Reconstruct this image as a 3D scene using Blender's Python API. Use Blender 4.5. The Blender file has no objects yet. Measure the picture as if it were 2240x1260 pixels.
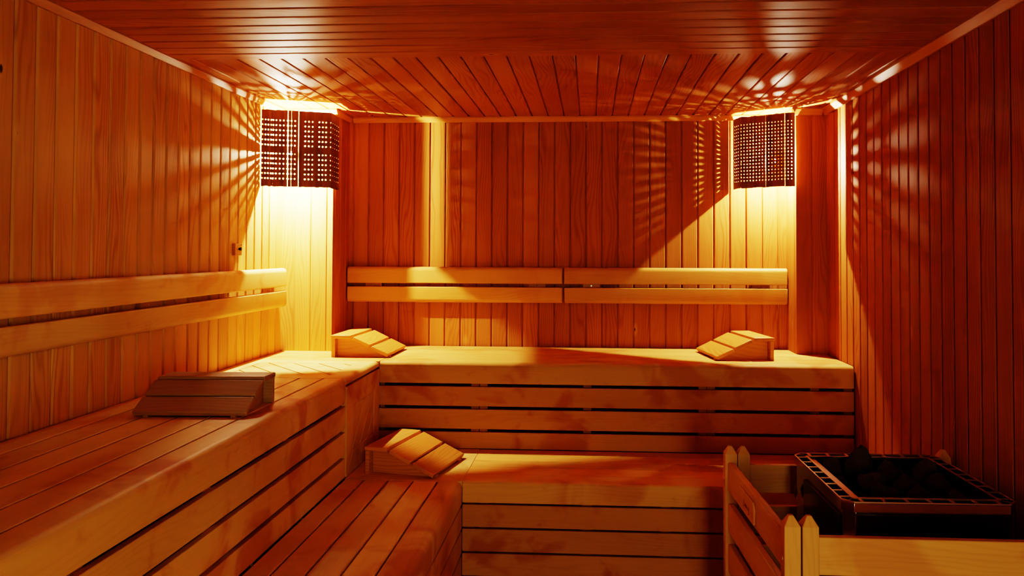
import bpy, bmesh, math, random
from mathutils import Vector, Matrix, noise
rng = random.Random(7)
SC = bpy.context.scene
COL = SC.collection
R = math.radians

# ------------------------------------------------------------------ room dimensions (metres, camera side = -Y)
XL, XR, YB, YF, ZC = -1.756, 1.316, 4.596, -0.90, 2.265
CLX, CLY = -1.4626, 4.300      # left corner boxing: right edge, front face
CRX, CRY = 1.147, 4.379        # right corner boxing
ZU, XU, YU = 0.89, -1.087, 3.932   # upper bench top, left bench front, back bench front
ZL, XLo, YL = 0.45, -0.560, 3.377  # lower bench

# ------------------------------------------------------------------ materials
def nodes(name):
    m = bpy.data.materials.new(name); m.use_nodes = True
    nt = m.node_tree; nt.nodes.clear()
    out = nt.nodes.new('ShaderNodeOutputMaterial')
    bs = nt.nodes.new('ShaderNodeBsdfPrincipled')
    nt.links.new(bs.outputs[0], out.inputs[0])
    return m, nt, bs

class G:
    """tiny node-graph writer"""
    def __init__(s, nt): s.nt = nt
    def put(s, sock, v):
        if hasattr(v, 'is_linked') or hasattr(v, 'links'): s.nt.links.new(v, sock)
        else: sock.default_value = v
    def math(s, op, a, b=0.0, c=0.0, clamp=False):
        n = s.nt.nodes.new('ShaderNodeMath'); n.operation = op; n.use_clamp = clamp
        for i, v in enumerate((a, b, c)): s.put(n.inputs[i], v)
        return n.outputs[0]
    def vec(s, x, y, z=0.0):
        n = s.nt.nodes.new('ShaderNodeCombineXYZ')
        for i, v in enumerate((x, y, z)): s.put(n.inputs[i], v)
        return n.outputs[0]
    def noise(s, v, scale=1.0, detail=2.0, rough=0.5, dist=0.0):
        n = s.nt.nodes.new('ShaderNodeTexNoise')
        s.put(n.inputs['Vector'], v); n.inputs['Scale'].default_value = scale
        n.inputs['Detail'].default_value = detail; n.inputs['Roughness'].default_value = rough
        n.inputs['Distortion'].default_value = dist
        return n.outputs[0]
    def ramp(s, f, a, b):
        n = s.nt.nodes.new('ShaderNodeMapRange'); n.interpolation_type = 'SMOOTHSTEP'
        s.put(n.inputs[0], f); n.inputs[1].default_value = a; n.inputs[2].default_value = b
        return n.outputs[0]
    def mix(s, f, a, b, mode='MIX'):
        n = s.nt.nodes.new('ShaderNodeMix'); n.data_type = 'RGBA'; n.blend_type = mode
        s.put(n.inputs[0], f)
        for i, v in ((6, a), (7, b)):
            if isinstance(v, tuple): n.inputs[i].default_value = (*v, 1)
            else: s.nt.links.new(v, n.inputs[i])
        return n.outputs[2]

def wood(name, light, dark, ring=0.45, knots=0.0, stain=0.0, rough=0.42, tone=0.22, spec=0.5):
    m, nt, bs = nodes(name); g = G(nt)
    uv = nt.nodes.new('ShaderNodeUVMap'); uv.uv_map = 'grain'
    sp = nt.nodes.new('ShaderNodeSeparateXYZ'); nt.links.new(uv.outputs[0], sp.inputs[0])
    u, v = sp.outputs[0], sp.outputs[1]
    at = nt.nodes.new('ShaderNodeAttribute'); at.attribute_name = 'rnd'
    r = at.outputs['Fac']
    r7 = g.math('MULTIPLY', r, 37.0)
    field = g.noise(g.vec(g.math('MULTIPLY', u, 1.5), g.math('MULTIPLY', v, 9.0), r7), 1.0, 1.5, 0.45)
    ph = g.math('ADD', g.math('MULTIPLY', field, 60.0), g.math('MULTIPLY', v, 330.0))
    wave = g.math('MULTIPLY_ADD', g.math('SINE', ph), 0.5, 0.5)
    wave = g.math('POWER', wave, 2.2)
    amp = g.noise(g.vec(g.math('MULTIPLY', u, 0.7), g.math('MULTIPLY', v, 6.0), g.math('ADD', r7, 9.0)), 1.0, 1.0)
    wave = g.math('MULTIPLY', wave, g.ramp(amp, 0.25, 0.75))
    fib = g.noise(g.vec(g.math('MULTIPLY', u, 7.0), g.math('MULTIPLY', v, 420.0), r7), 1.0, 3.0, 0.6)
    big = g.noise(g.vec(g.math('MULTIPLY', u, 1.2), g.math('MULTIPLY', v, 14.0), g.math('ADD', r7, 3.0)), 1.0, 2.0)
    fac = g.math('ADD', g.math('MULTIPLY', wave, ring), g.math('MULTIPLY', g.math('SUBTRACT', fib, 0.42), 0.55), clamp=True)
    fac = g.math('ADD', fac, g.math('MULTIPLY', g.math('SUBTRACT', big, 0.5), 0.7), clamp=True)
    col = g.mix(fac, light, dark)
    t = g.math('MULTIPLY_ADD', g.math('SUBTRACT', r, 0.5), tone * 2, 1.0)
    tv = nt.nodes.new('ShaderNodeVectorMath'); tv.operation = 'SCALE'
    nt.links.new(col, tv.inputs[0]); nt.links.new(t, tv.inputs['Scale'])
    col = tv.outputs[0]
    if stain:
        tc = nt.nodes.new('ShaderNodeTexCoord')
        s1 = g.noise(tc.outputs['Object'], 3.3, 3.0, 0.55, 0.6)
        s2 = g.noise(tc.outputs['Object'], 9.0, 3.0, 0.6, 0.3)
        st = g.math('ADD', g.ramp(s1, 0.52, 0.66), g.math('MULTIPLY', g.ramp(s2, 0.58, 0.72), 0.5), clamp=True)
        col = g.mix(g.math('MULTIPLY', st, stain), col, (0.80, 0.56, 0.44), 'MULTIPLY')
    if knots:
        vo = nt.nodes.new('ShaderNodeTexVoronoi'); vo.voronoi_dimensions = '3D'
        nt.links.new(g.vec(g.math('MULTIPLY', u, 5.0), g.math('MULTIPLY', v, 11.0), r7), vo.inputs['Vector'])
        vo.inputs['Scale'].default_value = 1.0
        sc = nt.nodes.new('ShaderNodeSeparateColor'); nt.links.new(vo.outputs['Color'], sc.inputs[0])
        on = g.math('GREATER_THAN', sc.outputs[0], 1.0 - knots)
        kd = g.ramp(vo.outputs['Distance'], 0.085, 0.045)
        halo = g.ramp(vo.outputs['Distance'], 0.26, 0.08)
        col = g.mix(g.math('MULTIPLY', g.math('MULTIPLY', halo, on), 0.30), col, (0.90, 0.55, 0.20))
        col = g.mix(g.math('MULTIPLY', g.math('MULTIPLY', kd, on), 0.9), col, (0.05, 0.018, 0.006))
    nt.links.new(col, bs.inputs['Base Color'])
    ro = g.math('MULTIPLY_ADD', fac, 0.18, rough)
    nt.links.new(ro, bs.inputs['Roughness'])
    bs.inputs['Specular IOR Level'].default_value = spec
    bp = nt.nodes.new('ShaderNodeBump'); bp.inputs['Strength'].default_value = 0.12; bp.inputs['Distance'].default_value = 0.002
    nt.links.new(fac, bp.inputs['Height']); nt.links.new(bp.outputs[0], bs.inputs['Normal'])
    return m

def metal(name, base, rough, noise_amt=0.05, metallic=1.0):
    m, nt, bs = nodes(name); g = G(nt)
    tc = nt.nodes.new('ShaderNodeTexCoord')
    n = g.noise(tc.outputs['Object'], 14.0, 4.0, 0.6)
    nt.links.new(g.math('MULTIPLY_ADD', n, noise_amt, rough), bs.inputs['Roughness'])
    nt.links.new(g.mix(n, base, tuple(c * 0.75 for c in base)), bs.inputs['Base Color'])
    bs.inputs['Metallic'].default_value = metallic
    return m

def glow(name, colr, strength):
    m, nt, bs = nodes(name)
    bs.inputs['Base Color'].default_value = (*colr, 1)
    bs.inputs['Emission Color'].default_value = (*colr, 1)
    bs.inputs['Emission Strength'].default_value = strength
    return m

LIGHTC, DARKC = (0.54, 0.235, 0.060), (0.30, 0.09, 0.016)
M = {
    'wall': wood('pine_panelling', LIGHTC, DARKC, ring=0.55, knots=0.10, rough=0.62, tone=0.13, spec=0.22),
    'walll': wood('lit_pine_panelling', (0.78, 0.47, 0.15), (0.48, 0.215, 0.05), ring=0.55, knots=0.10, rough=0.62, tone=0.13, spec=0.2),  # same pine as 'wall', with the left side's yellower lamplight put into the colour
    'wallr': wood('shaded_pine_panelling', (0.50, 0.20, 0.045), (0.28, 0.08, 0.014), ring=0.5, knots=0.06, rough=0.62, tone=0.12, spec=0.22),  # same pine again, the right side's falloff into shade put into the colour
    'ceil': wood('pine_ceiling', (0.50, 0.22, 0.058), (0.28, 0.088, 0.016), ring=0.5, knots=0.06, rough=0.48, tone=0.13, spec=0.14),
    'trim': wood('pine_trim', (0.64, 0.31, 0.090), (0.40, 0.15, 0.030), ring=0.3, rough=0.42),
    'seat': wood('bench_top', (0.86, 0.59, 0.23), (0.68, 0.40, 0.125), ring=0.2, rough=0.55, tone=0.10, stain=0.5, spec=0.2),
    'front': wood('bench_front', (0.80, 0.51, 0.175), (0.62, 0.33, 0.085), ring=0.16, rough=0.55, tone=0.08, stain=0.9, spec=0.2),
    'seatb': wood('back_bench_top', (0.85, 0.51, 0.165), (0.64, 0.31, 0.08), ring=0.2, rough=0.55, tone=0.10, stain=0.5, spec=0.2),
    'nosing': wood('back_bench_nosing', (0.78, 0.49, 0.165), (0.58, 0.30, 0.08), ring=0.16, rough=0.55, tone=0.08, stain=0.7, spec=0.2),
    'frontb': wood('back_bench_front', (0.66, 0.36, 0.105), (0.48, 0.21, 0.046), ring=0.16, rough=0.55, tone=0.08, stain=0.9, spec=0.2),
    'rail': wood('backrest_rails', (0.70, 0.40, 0.12), (0.52, 0.24, 0.05), ring=0.2, rough=0.5, tone=0.08, stain=0.25, spec=0.25),
    'frame': wood('bench_frame', (0.55, 0.25, 0.06), (0.36, 0.13, 0.03), ring=0.3, rough=0.6),
    'rest': wood('headrest_wood', (0.76, 0.37, 0.095), (0.46, 0.17, 0.03), ring=0.5, rough=0.42, tone=0.12),
    'restd': wood('dark_headrest_wood', (0.47, 0.30, 0.135), (0.28, 0.155, 0.06), ring=0.4, rough=0.55, tone=0.12),  # darker and less red than the other headrests
    'guard': wood('guard_rail_wood', (0.80, 0.52, 0.19), (0.62, 0.34, 0.10), ring=0.35, rough=0.5, tone=0.08, stain=0.5, spec=0.35),
    'shade': wood('lamp_shade_wood', (0.30, 0.13, 0.05), (0.16, 0.06, 0.02), ring=0.4, rough=0.6),
    'floor': wood('floor_boards', (0.40, 0.20, 0.07), (0.25, 0.11, 0.03), ring=0.4, rough=0.5),
    'steel': metal('stainless_steel', (0.60, 0.50, 0.42), 0.10, 0.10),
    'panel': metal('dark_heater_panel', (0.16, 0.10, 0.08), 0.12, 0.08),
    'bars': metal('rim_bars', (0.62, 0.46, 0.36), 0.32, 0.15),
    'black': metal('black_iron', (0.012, 0.010, 0.009), 0.6, 0.1, 0.3),
    'socket': metal('lamp_socket', (0.75, 0.72, 0.68), 0.5, 0.1, 0.0),
    'ink': metal('branded_mark', (0.26, 0.08, 0.02), 0.7, 0.1, 0.0),
    'bulb': glow('lit_bulb', (1.0, 0.86, 0.66), 41000.0),
    'bulb_dim': glow('dimmer_lit_bulb', (1.0, 0.86, 0.68), 92000.0),
}
def stone_mat():
    m, nt, bs = nodes('peridotite'); g = G(nt)
    tc = nt.nodes.new('ShaderNodeTexCoord')
    n = g.noise(tc.outputs['Object'], 22.0, 6.0, 0.65)
    nt.links.new(g.mix(n, (0.022, 0.016, 0.012), (0.15, 0.095, 0.065)), bs.inputs['Base Color'])
    bs.inputs['Roughness'].default_value = 0.85
    bp = nt.nodes.new('ShaderNodeBump'); bp.inputs['Strength'].default_value = 0.7; bp.inputs['Distance'].default_value = 0.01
    nt.links.new(n, bp.inputs['Height']); nt.links.new(bp.outputs[0], bs.inputs['Normal'])
    return m
M['stone'] = stone_mat()

# ------------------------------------------------------------------ mesh builder
class MB:
    def __init__(s):
        s.bm = bmesh.new(); s.uv = s.bm.loops.layers.uv.new('grain'); s.rnd = s.bm.faces.layers.float.new('rnd')
    def face(s, pts, uvs, r):
        vs = [s.bm.verts.new(p) for p in pts]
        f = s.bm.faces.new(vs); f[s.rnd] = r
        for l, q in zip(f.loops, uvs): l[s.uv].uv = q
        return f
    def poly(s, verts, faces, g, mat=None, r=None):
        """closed solid from vertex list; grain runs along local axis g"""
        r = rng.random() if r is None else r
        ou, ov = rng.random() * 40, rng.random() * 4
        V = [Vector(v) for v in verts]
        vs = [s.bm.verts.new(mat @ v if mat else v) for v in V]
        for idx in faces:
            f = s.bm.faces.new([vs[i] for i in idx]); f[s.rnd] = r
            a, b, c = V[idx[0]], V[idx[1]], V[idx[2]]
            n = (b - a).cross(c - a); k = max(range(3), key=lambda i: abs(n[i]))
            others = [i for i in range(3) if i != g]
            for l, i in zip(f.loops, idx):
                p = V[i]
                if k == g: q = (ou + p[others[0]] * 0.25, ov + p[others[1]])
                else:
                    o = [j for j in others if j != k] or [others[0]]
                    q = (ou + p[g], ov + k * 0.31 + p[o[0]])
                l[s.uv].uv = q
    def box(s, lo, hi, g, mat=None, r=None):
        x0, y0, z0 = lo; x1, y1, z1 = hi
        v = [(x0,y0,z0),(x1,y0,z0),(x1,y1,z0),(x0,y1,z0),(x0,y0,z1),(x1,y0,z1),(x1,y1,z1),(x0,y1,z1)]
        s.poly(v, [(0,3,2,1),(4,5,6,7),(0,1,5,4),(1,2,6,5),(2,3,7,6),(3,0,4,7)], g, mat, r)
    def prism(s, prof, ax, a, b, g, mat=None, r=None):
        """extrude a convex-ish 2D profile along axis ax from a to b; prof gives the other two axes in order"""
        o = [i for i in range(3) if i != ax]
        def mk(p, t):
            v = [0, 0, 0]; v[ax] = t; v[o[0]] = p[0]; v[o[1]] = p[1]; return tuple(v)
        n = len(prof)
        V = [mk(p, a) for p in prof] + [mk(p, b) for p in prof]
        F = [tuple(range(n)), tuple(range(2 * n - 1, n - 1, -1))] + [(i, i + n, (i + 1) % n + n, (i + 1) % n) for i in range(n)]
        s.poly(V, F, g, mat, r)
    def cyl(s, p, q, rad, seg=12, rad2=None, r=None):
        p, q = Vector(p), Vector(q); d = (q - p)
        rot = d.to_track_quat('Z', 'Y').to_matrix().to_4x4(); mt = Matrix.Translation(p) @ rot
        L = d.length; r2 = rad if rad2 is None else rad2
        V = [(rad*math.cos(2*math.pi*i/seg), rad*math.sin(2*math.pi*i/seg), 0) for i in range(seg)] + \
            [(r2*math.cos(2*math.pi*i/seg), r2*math.sin(2*math.pi*i/seg), L) for i in range(seg)]
        F = [tuple(range(seg-1,-1,-1)), tuple(range(seg,2*seg))] + [(i,(i+1)%seg,(i+1)%seg+seg,i+seg) for i in range(seg)]
        s.poly(V, F, 2, mt, r)
    def build(s, name, mat, parent=None, origin=(0,0,0), bevel=0.0, seg=2, recalc=True, smooth=30):
        if recalc: bmesh.ops.recalc_face_normals(s.bm, faces=s.bm.faces)
        me = bpy.data.meshes.new(name)
        if any(origin): bmesh.ops.translate(s.bm, verts=s.bm.verts, vec=-Vector(origin))
        s.bm.to_mesh(me); s.bm.free()
        me.materials.append(M[mat] if isinstance(mat, str) else mat)
        if smooth:
            for p in me.polygons: p.use_smooth = True
            me.set_sharp_from_angle(angle=R(smooth))
        o = bpy.data.objects.new(name, me); COL.objects.link(o)
        if parent is not None: o.parent = parent
        else: o.location = origin
        if bevel:
            b = o.modifiers.new('soft_edges', 'BEVEL'); b.width = bevel; b.segments = seg
            b.limit_method = 'ANGLE'; b.angle_limit = R(40); b.harden_normals = False
        return o

def tag(o, label=None, cat=None, group=None, kind=None):
    if label: o['label'] = label
    if cat: o['category'] = cat
    if group: o['group'] = group
    if kind: o['kind'] = kind
    return o
def empty(name, loc, rz=0.0):
    o = bpy.data.objects.new(name, None); COL.objects.link(o)
    o.location = loc; o.rotation_euler = (0, 0, rz); o.empty_display_size = 0.1
    return o
def copy_tree(o, parent=None):
    c = o.copy(); COL.objects.link(c); c.parent = parent
    for ch in list(o.children): copy_tree(ch, c)
    return c

# ------------------------------------------------------------------ room shell
def boarded(name, org, ud, vd, nd, length, height, pitch, first, gw, gd, mat='wall', hole=None):
    """tongue-and-groove panelling: boards repeat along ud, grain along vd, nd points into the room"""
    org, ud, vd, nd = Vector(org), Vector(ud), Vector(vd), Vector(nd)
    mb = MB()
    edges = []
    k = math.floor(-first / pitch) - 1
    while True:
        c = first + k * pitch
        if c > length + pitch: break
        edges.append(c); k += 1
    for a, b in zip(edges[:-1], edges[1:]):
        r = rng.random(); ou, ov = rng.random() * 40, rng.random() * 3
        bv = min(0.0035, gw * 0.32)
        prof = [(a, -gd), (a + gw - 2*bv, -gd), (a + gw - 2*bv, -gd*0.55), (a + gw - bv, -gd*0.10), (a + gw, 0), (b - bv, 0), (b, -gd*0.45), (b, -gd)]
        prof = [(min(max(p[0], 0), length), p[1]) for p in prof]
        for (u0, d0), (u1, d1) in zip(prof[:-1], prof[1:]):
            if abs(u1-u0) < 1e-6 and abs(d1-d0) < 1e-6: continue
            if u0 == u1 and (u0 <= 0 or u0 >= length): continue
            spans = [(0, height)]
            if hole and u1 > hole[0] and u0 < hole[1]: spans = [(hole[3], height)]
            for h0, h1 in spans:
                P = [org + ud*u0 + vd*h0 + nd*d0, org + ud*u1 + vd*h0 + nd*d1, org + ud*u1 + vd*h1 + nd*d1, org + ud*u0 + vd*h1 + nd*d0]
                Q = [(ou+h0, ov+u0+d0), (ou+h0, ov+u1+d1), (ou+h1, ov+u1+d1), (ou+h1, ov+u0+d0)]
                if ud.cross(vd).dot(nd) < 0: P.reverse(); Q.reverse()
                mb.face(P, Q, r)
    return tag(mb.build(name, mat, recalc=False, smooth=0), kind='structure')

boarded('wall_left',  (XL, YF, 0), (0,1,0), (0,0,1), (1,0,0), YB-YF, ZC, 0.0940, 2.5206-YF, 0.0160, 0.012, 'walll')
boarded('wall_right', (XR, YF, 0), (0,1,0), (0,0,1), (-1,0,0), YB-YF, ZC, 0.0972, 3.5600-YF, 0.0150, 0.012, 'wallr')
boarded('wall_back',  (XL, YB, 0), (1,0,0), (0,0,1), (0,-1,0), XR-XL, ZC, 0.0940, -0.2180-XL, 0.0125, 0.009)
DOOR = (0.15-XL, 0.95-XL, 0, 1.7)
boarded('wall_front', (XL, YF, 0), (1,0,0), (0,0,1), (0,1,0), XR-XL, ZC, 0.0940, 0.02, 0.0110, 0.006, hole=DOOR)
# boxed-in corners: front face and side face of each
def corner(name, x0, x1, yf, side_x, sgn, first, mat='wall'):
    z0 = ZU + 0.001
    a = boarded(name, (x0, yf, z0), (1,0,0), (0,0,1), (0,-1,0), x1-x0, ZC-z0, 0.0925, first, 0.009, 0.005, mat)
    b = boarded('side_cladding', (side_x, yf, z0), (0,1,0), (0,0,1), (sgn,0,0), YB-yf, ZC-z0, 0.0940, 0.040, 0.009, 0.005)
    b.parent = a
    del b['kind']
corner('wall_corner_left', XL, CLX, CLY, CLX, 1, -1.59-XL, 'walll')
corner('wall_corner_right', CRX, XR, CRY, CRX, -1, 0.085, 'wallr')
# ceiling: boards run away from the camera at the back, across the room in front
boarded('ceiling', (XL, 3.12, ZC), (1,0,0), (0,1,0), (0,0,-1), XR-XL, YB-3.12, 0.0950, 0.075, 0.0105, 0.009, 'ceil')
cf = boarded('ceiling', (XL, YF, ZC-0.005), (0,1,0), (1,0,0), (0,0,-1), 3.135-YF, XR-XL, 0.0955, 3.135-YF, 0.0150, 0.013, 'ceil')
mb = MB(); mb.box((XL-0.3, YF-1.6, -0.05), (XR+0.3, YB+0.2, 0.0), 1)
tag(mb.build('floor', 'floor'), kind='structure')

# ceiling trims: small battens with a sloping face
def trim(name, axis, a, b, wall, sgn, h=0.030, d=0.026):
    """axis: run direction 0/1; wall: coordinate of the wall plane; sgn: direction into the room"""
    mb = MB()
    prof = [(wall, ZC), (wall, ZC-h), (wall+sgn*0.010, ZC-h), (wall+sgn*d, ZC-0.010), (wall+sgn*d, ZC)]
    mb.prism(prof, axis, a, b, axis)
    return tag(mb.build(name, 'trim', bevel=0.0015), kind='structure')
trim('trim_1', 1, YF, CLY, XL, 1, 0.032)
trim('trim_2', 0, XL, CLX+0.026, CLY, -1, 0.030)
trim('trim_3', 1, CLY, YB, CLX, 1, 0.030)
trim('trim_4', 0, CLX+0.026, CRX-0.026, YB, -1, 0.032)
trim('trim_5', 1, CRY, YB, CRX, -1, 0.030)
trim('trim_6', 0, CRX-0.026, XR-0.026, CRY, -1, 0.040, 0.030)
trim('trim_7', 1, YF, CRY, XR, -1, 0.040, 0.030)

# ------------------------------------------------------------------ benches
def nose(z_top, depth, z_low, r=0.028, n=8):
    """(offset from front, z): leading board with a rounded edge whose face runs down as an apron to z_low"""
    pts = [(depth, z_top-0.028), (0.022, z_top-0.028), (0.022, z_low), (0.0, z_low)]
    for i in range(n+1):
        a = math.pi - (math.pi/2) * i / n
        pts.append((r + r*math.cos(a), z_top - r + r*math.sin(a)))
    pts.append((depth, z_top))
    return pts

def bench_back(name, label, x0, x1, yf, yb, ztop, zbot, plank_edges, gaps, first_bottom, posts, gapw, zf, r, xw):
    root = tag(empty(name, ((x0+x1)/2, yf, zf)), label, 'bench')
    org = root.location
    mb = MB()
    e = plank_edges
    nb = MB(); prof = [(yf + p, z) for p, z in nose(ztop, e[0]-yf-0.001, gaps[0]+gapw/2, r)]
    nb.prism(prof, 0, x0, x1, 0); nb.build('nosing', 'nosing', root, org, 0.0015)
    if xw < x0: mb.box((xw, yf+0.001, ztop-0.028), (x0-0.001, e[0]-0.001, ztop), 0)
    for a, b in zip(e[:-1], e[1:]): mb.box((xw, a+0.0020, ztop-0.028), (x1, b-0.0020, ztop), 0)
    mb.build('seat', 'seatb', root, org, 0.002)
    mb = MB(); top = gaps[0] - gapw/2
    for gz in gaps[1:]:
        mb.box((x0, yf, gz+gapw/2), (x1, yf+0.022, top), 0); top = gz - gapw/2
    mb.box((x0, yf, zbot), (x1, yf+0.022, top), 0)
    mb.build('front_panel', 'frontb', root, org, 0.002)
    for a, b in posts:
        mb = MB(); mb.box((a, yf+0.0225, zf), (b, yf+0.060, ztop-0.031), 2); mb.build('support', 'frame', root, org, 0.001)
    return root

bench_back('sauna_bench', 'high slatted wooden bench across the back wall', XU+0.001, XR-0.006, YU, YB-0.008, ZU, ZL+0.001,
    [4.045, 4.158, 4.272, 4.386, 4.500, 4.588], [0.773, 0.658, 0.5425], None,
    [(-1.085,-1.062), (-0.611,-0.569), (-0.566,-0.526), (-0.036,0.006), (0.546,0.587), (0.589,0.630), (1.101,1.146), (1.265,1.308)], 0.0155, 0.001, 0.024, XL+0.009)
bench_back('sauna_bench', 'low slatted wooden step bench below the high back bench', XLo+0.001, XR-0.006, YL, YU-0.002, ZL, 0.001,
    [3.500, 3.610, 3.720, 3.830, 3.928], [0.3545, 0.2490, 0.1435, 0.0380], None,
    [(-0.556,-0.507), (-0.486,-0.443), (-0.037,0.007), (0.307,0.348), (0.539,0.580), (0.90,0.945), (1.26,1.305)], 0.0085, 0.001, 0.014, XLo+0.001)

def bench_left(name, label, x0, xf, y0, y1, y_end, ztop, zbot, plank_edges, gaps, posts, gapw, r, corner_fn):
    """runs along Y with its front facing +X; slats stop at y1, a framed corner piece continues to y_end"""
    root = tag(empty(name, (xf, (y0+y_end)/2, 0.001)), label, 'bench')
    org = root.location
    mb = MB(); e = plank_edges           # e descends from the front board's back edge towards the wall
    nb = MB(); prof = [(xf - p, z) for p, z in nose(ztop, xf-e[0]-0.004, gaps[0]+gapw/2, r)]
    nb.prism(prof, 1, y0, y1, 1); nb.build('nosing', 'front', root, org, 0.0015)
    for a, b in zip(e[:-1], e[1:]): mb.box((b+0.004, y0, ztop-0.028), (a-0.004, y1, ztop), 1)
    mb.build('seat', 'seat', root, org, 0.003)
    mb = MB(); top = gaps[0] - gapw/2
    for gz in gaps[1:]:
        mb.box((xf-0.022, y0, gz+gapw/2), (xf, y1, top), 1); top = gz - gapw/2
    mb.box((xf-0.022, y0, zbot), (xf, y1, top), 1)
    mb.build('front_panel', 'front', root, org, 0.002)
    for a, b in posts:
        mb = MB(); mb.box((xf-0.060, a, 0.001), (xf-0.0225, b, ztop-0.031), 2); mb.build('support', 'frame', root, org, 0.001)
    corner_fn(root, org)
    return root

def mitred(mb, a0, a1, b0, b1, w, z0, z1, ax, T):
    """mitred picture-frame of four boards; T maps (a, b, h) to the builder's own frame via a matrix; grain follows each board"""
    A0, A1, B0, B1 = a0+w, a1-w, b0+w, b1-w; g = 0.0008
    def pr(p, gax):
        n = len(p); V = [(x, y, z0) for x, y in p] + [(x, y, z1) for x, y in p]
        F = [tuple(range(n)), tuple(range(2*n-1, n-1, -1))] + [(i, i+n, (i+1)%n+n, (i+1)%n) for i in range(n)]
        mb.poly(V, F, gax, T)
    pr([(a0+g, b0), (a1-g, b0), (A1-g, B0), (A0+g, B0)], 0)
    pr([(a0+g, b1), (A0+g, B1), (A1-g, B1), (a1-g, b1)], 0)
    pr([(a0, b0+g), (A0, B0+g), (A0, B1-g), (a0, b1-g)], 1)
    pr([(a1, b0+g), (a1, b1-g), (A1, B1-g), (A1, B0+g)], 1)

def clip(poly, a, b, c):
    """keep the part of poly with a*x+b*y<=c"""
    out = []
    for i in range(len(poly)):
        p, q = poly[i], poly[(i+1) % len(poly)]
        fp, fq = a*p[0]+b*p[1]-c, a*q[0]+b*q[1]-c
        if fp <= 0: out.append(p)
        if fp*fq < 0:
            t = fp/(fp-fq); out.append((p[0]+t*(q[0]-p[0]), p[1]+t*(q[1]-p[1])))
    return out

def diagonal(mb, a0, a1, b0, b1, dirx, diry, ref, pitch, gap, z0, z1, T):
    """planks at a slant filling the rectangle; ref: a point a gap passes through"""
    L = math.hypot(dirx, diry); dx, dy = dirx/L, diry/L; nx, ny = -dy, dx
    c0 = nx*ref[0] + ny*ref[1]
    for k in range(-9, 10):
        lo, hi = c0 + k*pitch + gap/2, c0 + (k+1)*pitch - gap/2
        p = [(a0, b0), (a1, b0), (a1, b1), (a0, b1)]
        p = clip(p, nx, ny, hi)
        if len(p) >= 3: p = clip(p, -nx, -ny, -lo)
        if len(p) < 3: continue
        ar = abs(sum(p[i][0]*p[(i+1)%len(p)][1]-p[(i+1)%len(p)][0]*p[i][1] for i in range(len(p))))/2
        if ar < 2e-4: continue
        ang = math.atan2(dy, dx); rot = Matrix.Rotation(-ang, 4, 'Z')
        q = [rot @ Vector((x, y, 0)) for x, y in p]; n = len(q)
        V = [(v.x, v.y, z0) for v in q] + [(v.x, v.y, z1) for v in q]
        F = [tuple(range(n)), tuple(range(2*n-1, n-1, -1))] + [(i, i+n, (i+1)%n+n, (i+1)%n) for i in range(n)]
        mb.poly(V, F, 0, T @ Matrix.Rotation(ang, 4, 'Z'))

I4 = Matrix.Identity(4)
def upper_corner(root, org):
    # herringbone corner of the seat
    mb = MB(); y0, y1 = 3.392, YU-0.001
    prof = [(XU - p, z) for p, z in nose(ZU, 0.098, ZU-0.0285, 0.026)]
    mb.prism(prof, 1, y0, y1, 1)                                            # rounded leading board
    mb.box((XL+0.009, y0, ZU-0.028), (XU-0.099, y0+0.100, ZU), 0)           # board across the front
    mb.box((XL+0.009, y0+0.101, ZU-0.028), (XL+0.085, y1, ZU), 1)           # board along the wall
    mb.box((XL+0.086, y1-0.100, ZU-0.028), (XU-0.099, y1, ZU), 0)           # board across the rear
    diagonal(mb, XL+0.087, XU-0.1, y0+0.102, y1-0.101, 0.317, -0.348, (-1.47, 3.66), 0.096, 0.007, ZU-0.028, ZU-0.0005, I4)
    mb.build('corner_seat', 'seat', root, org, 0.002)
    # framed diagonal panel that closes the front below it: local (a=Y, b=Z, h=X)
    T = Matrix(((0,0,1,0),(1,0,0,0),(0,1,0,0),(0,0,0,1)))
    mb = MB(); a0, a1, b0, b1 = 3.396, YU-0.002, ZL+0.001, 0.852
    mitred(mb, a0, a1, b0, b1, 0.098, XU-0.024, XU+0.004, 0, T)
    diagonal(mb, a0+0.099, a1-0.099, b0+0.099, b1-0.099, 0.19, 0.195, (3.60, 0.668), 0.086, 0.008, XU-0.024, XU+0.0025, T)
    mb.build('corner_panel', 'front', root, org, 0.0025)
bench_left('sauna_bench', 'high slatted wooden bench along the left wall', XL, XU, YF+0.01, 3.390, YU, ZU, ZL+0.001,
    [-1.187, -1.297, -1.411, -1.528, -1.640, XL+0.008], [0.775, 0.6595, 0.545],
    [(-0.6,-0.555), (0.20,0.245), (1.10,1.145), (1.60,1.645), (2.17,2.215), (2.75,2.795), (3.34,3.385)], 0.0165, 0.026, upper_corner)

def lower_corner(root, org):
    mb = MB(); y0, y1 = 3.379, YU-0.001
    T = I4
    mitred(mb, XU+0.002, XLo, y0, y1, 0.105, ZL-0.028, ZL, 0, T)
    diagonal(mb, XU+0.108, XLo-0.106, y0+0.106, y1-0.106, 0.30, -0.32, (-0.85, 3.66), 0.096, 0.003, ZL-0.028, ZL-0.0005, T)
    mb.build('corner_seat', 'seat', root, org, 0.0015)
bench_left('sauna_bench', 'low slatted wooden step bench in front of the left wall bench', XU, XLo, YF+0.01, 3.376, YU, ZL, 0.001,
    [-0.667, -0.776, -0.886, -0.995, XU+0.002], [0.345, 0.2395, 0.134],
    [(-0.6,-0.555), (0.20,0.245), (0.95,0.995), (1.60,1.645), (2.17,2.215), (2.75,2.795), (3.32,3.365)], 0.0100, 0.030, lower_corner)

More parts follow.
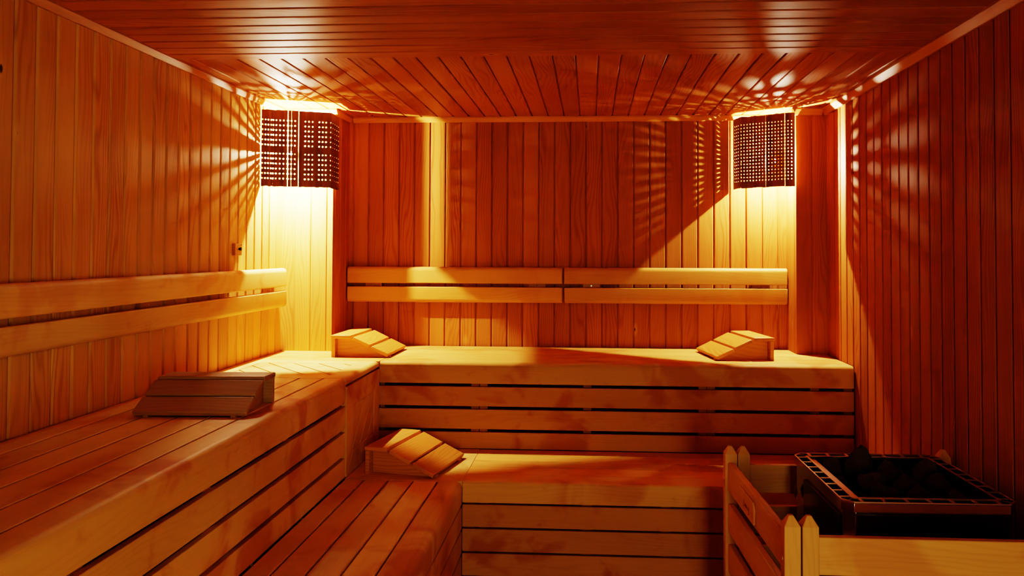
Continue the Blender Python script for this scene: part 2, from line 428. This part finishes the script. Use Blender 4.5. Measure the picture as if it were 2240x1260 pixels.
# ------------------------------------------------------------------ backrests
def rail_profile(z0, z1, t, round_top, r=0.024, n=6):
    """(depth from wall side, z): front face at t"""
    p = []
    if round_top:
        p += [(0, z0), (t, z0)]
        for i in range(n+1):
            a = (math.pi/2)*i/n; p.append((t-r+r*math.cos(a), z1-r+r*math.sin(a)))
        p.append((0, z1))
    else:
        p += [(0, z0)]
        for i in range(n+1):
            a = -math.pi/2 + (math.pi/2)*i/n; p.append((t-r+r*math.cos(a), z0+r+r*math.sin(a)))
        p += [(t, z1), (0, z1)]
    return p
T_ = 0.030; OFF = 0.022
def backrest_back(label, x0, x1, blocks):
    root = tag(empty('backrest', ((x0+x1)/2, YB, 1.150)), label, 'backrest', 'backrests on the walls')
    org = root.location
    for z0, z1, top in ((1.2665, 1.3635, True), (1.1525, 1.2455, False)):
        mb = MB(); prof = [(YB-OFF-d, z) for d, z in rail_profile(z0, z1, T_, top)]
        mb.prism(prof, 0, x0, x1, 0); mb.build('rail', 'rail', root, org, 0.004)
    for a, b in blocks:
        mb = MB(); mb.box((a, YB-OFF+0.0005, 1.18), (b, YB-0.0005, 1.335), 2); o = mb.build('spacer_block', 'trim', root, org, 0.001)
        c = (a+b)/2
        mb = MB(); mb.cyl((c, YB-OFF-0.001, 1.2555), (c, YB-OFF+0.002, 1.2555), 0.0045); mb.build('screw', 'steel', o, org)
backrest_back('double rail wooden backrest on the back wall, beside the left corner', -1.455, -0.166, [(-1.351,-1.253), (-0.368,-0.267)])
backrest_back('double rail wooden backrest on the back wall, under the right lamp', -0.154, CRX-0.006, [(-0.045,0.056), (0.942,1.045)])
root = tag(empty('backrest', (XL, 2.0, 1.150)), 'long double rail wooden backrest on the left wall', 'backrest', 'backrests on the walls')
for z0, z1, top in ((1.2580, 1.3600, True), (1.1420, 1.2345, False)):
    mb = MB(); prof = [(XL+OFF+d, z) for d, z in rail_profile(z0, z1, T_, top)]
    mb.prism(prof, 1, YF+0.02, 4.250, 1); mb.build('rail', 'seat', root, root.location, 0.006, 3)
for a, b in ((0.6, 0.7), (1.75, 1.85), (2.888, 2.992), (4.047, 4.150)):
    mb = MB(); mb.box((XL+0.0005, a, 1.18), (XL+OFF-0.0005, b, 1.335), 2); o = mb.build('spacer_block', 'trim', root, root.location, 0.001)
    mb = MB(); mb.cyl((XL+OFF-0.002, (a+b)/2, 1.246), (XL+OFF+0.001, (a+b)/2, 1.246), 0.0045); mb.build('screw', 'steel', o, root.location)

# ------------------------------------------------------------------ headrests
def headrest(label, loc, rz, L, D, H, mat):
    """low edge faces local -Y, upright board at +Y"""
    root = tag(empty('headrest', loc, rz), label, 'headrest', 'slatted headrests on the benches')
    t = 0.019; bt = 0.020
    yb = D/2; yf = -D/2
    y_k = yb - 0.112                    # where the flat top ends
    hz = H - t
    sl = math.atan2(hz - 0.010, y_k - (yf + 0.018))
    for s in (-1, 1):
        mb = MB(); x = s*(L/2 - 0.046)
        prof = [(yb-bt-0.001, 0.0), (yb-bt-0.001, hz), (y_k+0.004, hz), (yf+0.008, 0.008), (yf+0.008, 0.0)]
        mb.prism(prof, 0, x-0.009, x+0.009, 1); mb.build('side_board', mat, root, bevel=0.001)
    mb = MB(); mb.box((-L/2+0.003, yb-bt, 0.0), (L/2-0.003, yb, hz), 0); mb.build('back_board', mat, root, bevel=0.0015)
    mb = MB(); mb.box((-L/2, y_k+0.004, hz+0.0005), (L/2, yb+0.003, H), 0); mb.build('slat', mat, root, bevel=0.004)
    # two sloping slats
    ln = math.hypot(hz-0.010, y_k+0.004-(yf+0.030))
    w = (ln - 0.004)/2 + 0.001
    up = Vector((0, math.cos(sl), math.sin(sl)))
    a0 = Vector((0, yf+0.030, 0.010)) - up*0.020
    for k in range(2):
        s0 = k*(w+0.011) + 0.003; s1 = s0 + w
        mt = Matrix.Translation(a0) @ Matrix.Rotation(sl, 4, 'X')
        mb = MB(); mb.box((-L/2, s0, 0.001), (L/2, s1, t+0.001), 0, mt); mb.build('slat', mat, root, bevel=0.004)
    return root
headrest('dark slatted headrest on the high left bench', (-1.372, 2.700, ZU), R(3.0), 0.392, 0.285, 0.112, 'restd')
headrest('slatted wooden headrest on the low bench corner', (-0.812, 3.610, ZL), R(78), 0.372, 0.345, 0.122, 'rest')
headrest('slatted wooden headrest at the left end of the high back bench', (-1.218, 4.235, ZU), R(89), 0.372, 0.318, 0.118, 'rest')
headrest('slatted wooden headrest at the right end of the high back bench', (0.780, 4.290, ZU), R(-81), 0.372, 0.318, 0.118, 'rest')

# ------------------------------------------------------------------ corner lamps
def seg_path(pts, s):
    acc = 0
    for a, b in zip(pts[:-1], pts[1:]):
        a, b = Vector(a), Vector(b); l = (b-a).length
        if s <= acc + l + 1e-9: return a + (b-a)*((s-acc)/l), (b-a)/l
        acc += l
    return Vector(pts[-1]), (Vector(pts[-1])-Vector(pts[-2])).normalized()

def shade_mesh(pts, cols, rows, z0, z1, hr0, thick=0.003):
    """cols: list of (s, holes?, slit half-width) seams along the plan path; a slat fills the room between two seams"""
    mb = MB()
    total = sum((Vector(b)-Vector(a)).length for a, b in zip(pts[:-1], pts[1:]))
    seams = [(0.0, False, 0.0)] + cols + [(total, False, 0.0)]
    def edge(z_lo, z_hi, s, holes, slit, sign):
        hr = hr0 * float(holes)
        """(s, z) points going up one long edge of a slat"""
        base = s + sign*max(slit, 0.00001)
        out = [(base, z_lo)]
        if holes:
            for z in rows:
                for dz, f in ((-1, 0), (-0.5, 0.86), (0.5, 0.86), (1, 0)):
                    out.append((base + sign*hr*f, z + dz*hr))
        out.append((base, z_hi)); return out
    for (sa, ha, wa), (sb, hb, wb) in zip(seams[:-1], seams[1:]):
        j = (rng.random()-0.5)*0.004; j2 = (rng.random()-0.5)*0.004
        L = edge(z0+j, z1+j2, sa, ha, wa, 1); Rr = edge(z0+j, z1+j2, sb, hb, wb, -1)
        pos_m, d = seg_path(pts, (sa+sb)/2)
        nrm = Vector((d.y, -d.x))
        def W(s, z, off):
            p = pos_m + d*(s-(sa+sb)/2) + nrm*off
            return (p.x, p.y, z)
        r = rng.random(); ou = rng.random()*30
        def uvq(q): return (ou+q[1], q[0]+r)
        # split the slat in horizontal bands so that every face stays convex
        zs = sorted({round(p[1], 6) for p in L} | {round(p[1], 6) for p in Rr})
        def at(E, z):
            for (s0, za), (s1, zb) in zip(E[:-1], E[1:]):
                if za-1e-7 <= z <= zb+1e-7: return s0 + (s1-s0)*((z-za)/(zb-za) if zb > za else 0)
            return E[-1][0]
        for za, zb in zip(zs[:-1], zs[1:]):
            q = [(at(L, za), za), (at(Rr, za), za), (at(Rr, zb), zb), (at(L, zb), zb)]
            F = [W(*p, 0) for p in q]; B = [W(*p, -thick) for p in q]
            mb.face(F, [uvq(p) for p in q], r); mb.face(B[::-1], [uvq(p) for p in q[::-1]], r)
            mb.face([F[0], F[3], B[3], B[0]], [uvq(q[0]), uvq(q[3]), uvq(q[3]), uvq(q[0])], r)
            mb.face([F[1], B[1], B[2], F[2]], [uvq(q[1]), uvq(q[1]), uvq(q[2]), uvq(q[2])], r)
    return mb

def lamp(label, pts, cols, rows, z0, z1, hr, bulb, wall_pt, bm_mat='bulb', br=0.0115):
    base = Vector((wall_pt[0], wall_pt[1], z0))
    root = tag(empty('corner_lamp', base), label, 'lamp', 'pierced wooden corner lamps')
    shade_mesh(pts, cols, rows, z0, z1, hr).build('lamp_shade', 'shade', root, base, recalc=False, smooth=0)
    b = Vector(bulb)
    bm = bmesh.new(); bmesh.ops.create_icosphere(bm, subdivisions=2, radius=br)
    bmesh.ops.translate(bm, verts=bm.verts, vec=b-base)
    me = bpy.data.meshes.new('bulb'); bm.to_mesh(me); bm.free(); me.materials.append(M[bm_mat])
    for p in me.polygons: p.use_smooth = True
    o = bpy.data.objects.new('bulb', me); COL.objects.link(o); o.parent = root
    mb = MB(); w = Vector((wall_pt[0], wall_pt[1], b.z)); d = (b-w).normalized()
    mb.cyl(w + d*0.001, b - d*(br+0.0005), 0.011, 14); mb.build('socket', 'socket', root, base)
    return root

# left lamp: facets from the wall, across the corner, returning to the boxing
LP = [(XL+0.004, 4.000), (-1.700, 4.030), (-1.420, 4.135), (-1.430, 4.300)]
l0 = math.hypot(0.052, 0.030); l1 = math.hypot(0.280, 0.105)
cols = [(l0*f, True, 0.0) for f in (0.10, 0.34, 0.58, 0.82)]
def fr(px): return l0 + l1*(px-596)/(726.5-596)
for px, h, sl in ((602.6,1,0), (611,1,0), (619,1,0), (628.5,1,0.0020), (636.3,1,0.0003), (644.4,1,0), (652.6,0,0.0014), (660,0,0),
                  (667.4,1,0), (675.6,1,0), (683.7,1,0), (691.5,0,0), (699.2,1,0), (707.2,1,0), (714.9,1,0)):
    cols.append((fr(px), float(h), sl))
cols.insert(4, (l0, True, 0.0)); cols.append((l0+l1, True, 0.0))
cols += [(l0+l1+math.hypot(0.010, 0.165)*f, 0.6, 0.0) for f in (0.20, 0.45, 0.70, 0.92)]
rows = [1.8450 + 0.0268*i for i in range(6)] + [2.0250 + 0.0268*i for i in range(6)]
lamp('pierced dark wooden lamp shade in the left corner', LP, cols, rows, 1.802, 2.214, 0.0045, (-1.663, 4.178, 2.000), (-1.663, CLY-0.001))
# right lamp
RP = [(0.838, 4.585), (0.862, 4.500), (1.100, 4.352), (1.136, 4.357)]
m0 = math.hypot(0.024, 0.085); m1 = math.hypot(0.238, 0.148)
cols = [(m0*f, True, 0.0) for f in (0.25, 0.5, 0.75)]
nc = 16
for i in range(nc):
    cols.append((m0 + m1*(0.02 + 0.97*i/(nc-1)), True, {4: 0.0004, 8: 0.0005, 14: 0.0012}.get(i, 0.0)))
cols += [(m0+m1+0.018, True, 0.0)]
rows = [1.868 + 0.0190*i for i in range(18)]
lamp('pierced dark wooden lamp shade in the right corner', RP, cols, rows, 1.826, 2.238, 0.0035, (1.055, 4.492, 1.986), (1.055, YB-0.001), 'bulb_dim', 0.006)

# ------------------------------------------------------------------ wall sensor on the left wall
root = tag(empty('wall_thermostat', (XL, 3.722, 1.434)), 'small square wooden block with dark knob on the left wall', 'sensor')
mb = MB(); mb.box((XL+0.0005, 3.690, 1.434), (XL+0.016, 3.762, 1.494), 1); mb.build('block', 'trim', root, root.location, 0.002)
mb = MB(); mb.cyl((XL+0.0165, 3.728, 1.466), (XL+0.028, 3.728, 1.466), 0.006, 14, 0.009); mb.build('knob', 'black', root, root.location, 0.001)
mb = MB(); mb.cyl((XL+0.0155, 3.752, 1.486), (XL+0.0172, 3.752, 1.486), 0.0025, 10); mb.build('screw', 'black', root, root.location)

# ------------------------------------------------------------------ heater
HX0, HX1, HY0, HY1, HZ = 0.715, 1.205, 2.252, 2.782, 0.750
hc = Vector(((HX0+HX1)/2, (HY0+HY1)/2, 0.001))
heater = tag(empty('sauna_heater', hc, R(1.0)), 'dark steel sauna heater filled with stones behind the low guard rail', 'heater')
hw, hd = (HX1-HX0)/2, (HY1-HY0)/2
def octo(w, d, c): return [(-w+c,-d),(w-c,-d),(w,-d+c),(w,d-c),(w-c,d),(-w+c,d),(-w,d-c),(-w,-d+c)]
def tube_wall(mb, outer, inner, z0, z1):
    n = len(outer)
    V = [(*p, z0) for p in outer] + [(*p, z1) for p in outer] + [(*p, z0) for p in inner] + [(*p, z1) for p in inner]
    F = []
    for i in range(n):
        j = (i+1) % n
        F += [(i, j, j+n, i+n), (2*n+j, 2*n+i, 3*n+i, 3*n+j), (i+n, j+n, j+3*n, i+3*n), (j, i, i+2*n, j+2*n)]
    mb.poly(V, F, 2)
mb = MB(); tube_wall(mb, octo(hw-0.006, hd-0.006, 0.028), octo(hw-0.012, hd-0.012, 0.026), 0.13, HZ-0.028); mb.build('body', 'steel', heater, bevel=0.001)
mb = MB(); tube_wall(mb, octo(hw, hd, 0.028), octo(hw-0.003, hd-0.003, 0.027), HZ-0.026, HZ-0.001); mb.build('rim_band', 'steel', heater, bevel=0.0008)
mb = MB(); mb.box((-hw+0.034, -hd-0.0035, 0.16), (hw-0.034, -hd+0.0055, HZ-0.030), 0); mb.build('front_panel', 'panel', heater, bevel=0.001)
mb = MB(); mb.box((-hw-0.002, -hd+0.040, 0.16), (-hw+0.0055, hd-0.14, HZ-0.046), 1); mb.build('side_panel', 'panel', heater, bevel=0.001)
# ladder-shaped rim round the opening
mb = MB(); rw = 0.034
tube_wall(mb, octo(hw+0.001, hd+0.001, 0.028), octo(hw-0.004, hd-0.004, 0.027), HZ, HZ+0.004)
tube_wall(mb, octo(hw-rw, hd-rw, 0.004), octo(hw-rw-0.009, hd-rw-0.009, 0.003), HZ, HZ+0.004)
for k in range(8):
    y = -hd+rw + (2*hd-2*rw)*(k+0.3)/7.6
    for s in (-1, 1): mb.box((min(s*hw, s*(hw-rw)), y-0.004, HZ+0.0004), (max(s*hw, s*(hw-rw)), y+0.004, HZ+0.0036), 0)
for k in range(7):
    x = -hw+rw + (2*hw-2*rw)*(k+0.3)/6.6
    for s in (-1, 1): mb.box((x-0.005, min(s*hd, s*(hd-rw)), HZ+0.0004), (x+0.005, max(s*hd, s*(hd-rw)), HZ+0.0036), 1)
for sx in (-1, 1):
    for sy in (-1, 1):
        c = Vector((sx*(hw-rw), sy*(hd-rw))); e = Vector((sx*(hw-0.014), sy*(hd-0.014)))
        mb.cyl((c.x, c.y, HZ+0.002), (e.x, e.y, HZ+0.002), 0.0018, 8)
mb.build('rim_grille', 'bars', heater, bevel=0.0006)
mb = MB(); mb.box((-hw+rw+0.016, -hd+rw+0.010, HZ-0.012), (-hw+rw+0.030, hd-rw-0.010, HZ-0.004), 1); mb.build('inner_bar', 'bars', heater, bevel=0.001)
mb = MB(); tube_wall(mb, octo(hw-rw-0.001, hd-rw-0.001, 0.004), octo(hw-rw-0.004, hd-rw-0.004, 0.003), 0.50, HZ-0.001)
mb.box((-hw+rw, -hd+rw, 0.645), (hw-rw, hd-rw, 0.665), 0); mb.build('stone_basket', 'black', heater)
mb = MB(); d45 = Matrix.Translation((-hw-0.0064, hd-0.063, 0.640)) @ Matrix.Rotation(R(45), 4, 'X')
mb.box((-0.0012, -0.017, -0.017), (0.0012, 0.017, 0.017), 1, d45); tag(mb.build('warning_plate', 'ink', heater), 'small diamond plate')
for sx in (-1, 1):
    for sy in (-1, 1):
        mb = MB(); mb.box((sx*(hw-0.05)-0.015, sy*(hd-0.05)-0.015, 0.0), (sx*(hw-0.05)+0.015, sy*(hd-0.05)+0.015, 0.13), 2); mb.build('leg', 'steel', heater, bevel=0.001)

def stone(loc, size, seed, label):
    bm = bmesh.new(); bmesh.ops.create_icosphere(bm, subdivisions=4, radius=1.0)
    rr = random.Random(seed); cuts = []
    for _ in range(12):
        v = Vector((rr.uniform(-1,1), rr.uniform(-1,1), rr.uniform(-1,1))).normalized(); cuts.append((v, rr.uniform(0.5, 0.82)))
    off = Vector((seed*3.1, seed*1.7, seed*0.9))
    for v in bm.verts:
        p = v.co.copy()
        for n, d in cuts:
            e = p.dot(n) - d
            if e > 0: p -= n*e*0.97
        p *= 1 + 0.16*noise.noise(p*1.8+off) + 0.05*noise.noise(p*6+off) + 0.02*noise.noise(p*15+off)
        v.co = Vector((p.x*size[0], p.y*size[1], p.z*size[2]))
    me = bpy.data.meshes.new('heater_stone'); bm.to_mesh(me); bm.free(); me.materials.append(M['stone'])
    for p in me.polygons: p.use_smooth = True
    me.set_sharp_from_angle(angle=R(28))
    me.transform(Matrix.Rotation(rr.choice((0.0, 3.1416)) + rr.uniform(-.12, .12), 4, 'Z') @ Matrix.Rotation(rr.uniform(-.15, .15), 4, 'X') @ Matrix.Rotation(rr.uniform(-.15, .15), 4, 'Y'))
    o = bpy.data.objects.new('heater_stone', me); COL.objects.link(o)
    o.location = (loc[0], loc[1], loc[2] - min(v.co.z for v in me.vertices))      # rests on the basket floor
    return tag(o, label, 'stone', 'stones piled in the heater')
ST = 'dark rough stone in the front half of the heater pile'
SB = 'dark rough stone in the middle of the heater pile'
ZS = 0.6665
for i, (x, y, sx, sy, sz, lab) in enumerate([
    (0.818, 2.668, 0.040, 0.042, 0.054, 'small dark stone leaning left of the tallest heater stone'),
    (0.908, 2.664, 0.050, 0.048, 0.078, 'tall dark stone standing highest in the heater pile'),
    (1.014, 2.664, 0.052, 0.050, 0.050, 'broad dark stone to the right of the tallest heater stone'),
    (1.117, 2.664, 0.047, 0.050, 0.056, 'pointed dark stone at the far right back of the heater pile'),
    (0.806, 2.556, 0.042, 0.052, 0.044, SB), (0.906, 2.552, 0.051, 0.052, 0.050, 'flat-faced dark stone in front of the tallest heater stone'),
    (1.016, 2.550, 0.050, 0.052, 0.044, SB), (1.118, 2.550, 0.046, 0.052, 0.044, SB),
    (0.815, 2.440, 0.046, 0.050, 0.042, SB), (0.914, 2.438, 0.050, 0.052, 0.048, SB), (1.018, 2.436, 0.050, 0.052, 0.044, SB), (1.118, 2.436, 0.046, 0.052, 0.046, SB),
    (0.818, 2.342, 0.044, 0.040, 0.038, ST), (0.914, 2.342, 0.048, 0.038, 0.040, ST), (1.018, 2.342, 0.048, 0.038, 0.036, ST), (1.112, 2.342, 0.040, 0.038, 0.038, ST)]):
    stone((x, y, ZS), (sx, sy, sz), i+3, lab)

# ------------------------------------------------------------------ guard rail round the heater
guard = tag(empty('heater_guard', (0.92, 2.50, 0.001)), 'low wooden guard rail with pointed posts around the heater', 'railing')
gorg = guard.location
PW = 0.044
def post(x, y, h=0.748, w=PW):
    mb = MB(); a = w/2; sh = h-0.027
    V = [(x-a,y-a,0.001),(x+a,y-a,0.001),(x+a,y+a,0.001),(x-a,y+a,0.001),(x-a,y-a,sh),(x+a,y-a,sh),(x+a,y+a,sh),(x-a,y+a,sh)]
    t = 0.006
    V += [(x-t,y-t,h),(x+t,y-t,h),(x+t,y+t,h),(x-t,y+t,h)]
    F = [(0,3,2,1),(0,1,5,4),(1,2,6,5),(2,3,7,6),(3,0,4,7),(4,5,9,8),(5,6,10,9),(6,7,11,10),(7,4,8,11),(8,9,10,11)]
    mb.poly(V, F, 2); return mb.build('post', 'guard', guard, gorg, 0.0018)
FY, BY = 2.150, 2.890
FX, BX = 0.545, 0.515
pf = post(FX, FY); post(FX+0.048, FY); pb = post(BX, BY); post(BX+0.046, BY)
post(XR-0.040, FY); post(XR-0.040, BY, w=0.040)
HGT = [(0.590, 0.692), (0.443, 0.543), (0.298, 0.398), (0.153, 0.253)]
d = Vector((BX-FX, BY-FY, 0)); ang = math.atan2(d.y, d.x); mt = Matrix.Translation((FX, FY, 0)) @ Matrix.Rotation(ang, 4, 'Z')
top_rail = None
for z0, z1 in HGT:
    mb = MB(); mb.box((PW/2+0.0005, -0.011, z0), (d.length-PW/2-0.0005, 0.013, z1), 0, mt)
    o = mb.build('rail', 'guard', guard, gorg, 0.004); top_rail = top_rail or o
for z0, z1 in HGT:
    mb = MB(); mb.box((FX+0.048+PW/2+0.0005, FY-0.012, z0), (XR-0.040-PW/2-0.0005, FY+0.012, z1), 0); mb.build('rail', 'guard', guard, gorg, 0.003)
    mb = MB(); mb.box((BX+0.046+PW/2+0.0005, BY-0.011, z0-0.010), (XR-0.0605, BY+0.011, z1-0.010), 0); mb.build('rail', 'guard', guard, gorg, 0.003)
for p, (x, y) in ((pf, (FX, FY)), (pb, (BX, BY))):
    mb = MB(); mb.cyl((x-PW/2-0.0025, y, 0.630), (x-PW/2+0.004, y, 0.630), 0.0055, 14); mb.build('peg', 'guard', p, gorg, 0.001)
# plaque with a branded mark on the outer face of the top side rail (local x along the rail, +y faces left)
mb = MB(); prof = [(0.300, 0.604), (0.322, 0.598), (0.385, 0.602), (0.505, 0.604), (0.525, 0.634), (0.505, 0.668), (0.345, 0.668), (0.318, 0.640)]
prof = [(0.325, 0.601), (0.52, 0.601), (0.545, 0.632), (0.52, 0.670), (0.335, 0.672), (0.318, 0.648)]
mb.prism(prof, 1, 0.0132, 0.0205, 0, mt); plaque = mb.build('plaque', 'guard', top_rail, gorg, 0.003, 3)
plaque.name = 'plaque'
mb = MB()
def strokes(lines, x0, z0, w, h, rad):
    for ln in lines:
        for a, b in zip(ln[:-1], ln[1:]):
            pa = mt @ Vector((x0 - a[0]*w, 0.0206, z0 + a[1]*h)); pb_ = mt @ Vector((x0 - b[0]*w, 0.0206, z0 + b[1]*h))
            mb.cyl(pa, pb_, rad, 6)
strokes([[(0.0,0.0),(0.06,0.1),(0.1,1.0)], [(0.25,0.2),(0.3,0.72),(0.36,0.25),(0.42,0.68),(0.5,0.22),(0.56,0.62),(0.62,0.25)], [(0.92,0.62),(0.76,0.5),(0.82,0.25),(0.94,0.5),(0.98,-0.15),(0.8,-0.25)]], 0.452, 0.622, 0.075, 0.026, 0.0007)
mark = mb.build('lettering', 'ink', top_rail, gorg)
mark.name = 'lettering'

# ------------------------------------------------------------------ light and camera
ld = bpy.data.lights.new('doorway_daylight', 'AREA'); ld.shape = 'RECTANGLE'; ld.size = 0.55; ld.size_y = 1.2
ld.energy = 47.0; ld.color = (1.0, 0.86, 0.52)
lo = bpy.data.objects.new('doorway_daylight', ld); COL.objects.link(lo)
lo.location = (0.55, YF-0.20, 0.95); lo.rotation_euler = (R(85), 0, R(30))     # shines in through the glazed door opening, towards the left bench
w = bpy.data.worlds.new('dark'); SC.world = w; w.use_nodes = True
w.node_tree.nodes['Background'].inputs[0].default_value = (0.02, 0.008, 0.003, 1); w.node_tree.nodes['Background'].inputs[1].default_value = 0.0

cd = bpy.data.cameras.new('camera'); cam = bpy.data.objects.new('camera', cd); COL.objects.link(cam)
f, cx, cy, yaw, pitch, roll, h = 1686.309, 1193.5612, 508.6511, 0.0582, 0.0233, -0.0034, 1.4636
cd.sensor_fit = 'HORIZONTAL'; cd.sensor_width = 36.0; cd.lens = f/2240*36.0
cd.shift_x = (1120-cx)/2240; cd.shift_y = (cy-630)/2240
cd.clip_start = 0.02
cam.matrix_world = Matrix.Translation((0, 0, h)) @ Matrix.Rotation(yaw, 4, 'Z') @ Matrix.Rotation(R(90)+pitch, 4, 'X') @ Matrix.Rotation(-roll, 4, 'Z')
SC.camera = cam

SC.cycles.max_bounces = 6; SC.cycles.diffuse_bounces = 4; SC.cycles.glossy_bounces = 3
SC.cycles.use_adaptive_sampling = True; SC.cycles.adaptive_threshold = 0.12; SC.cycles.adaptive_min_samples = 20
SC.cycles.use_denoising = True
SC.cycles.sample_clamp_indirect = 8.0
SC.cycles.caustics_reflective = False; SC.cycles.caustics_refractive = False
SC.view_settings.view_transform = 'Filmic'; SC.view_settings.look = 'Very High Contrast'
SC.view_settings.exposure = -0.18; SC.view_settings.gamma = 0.80
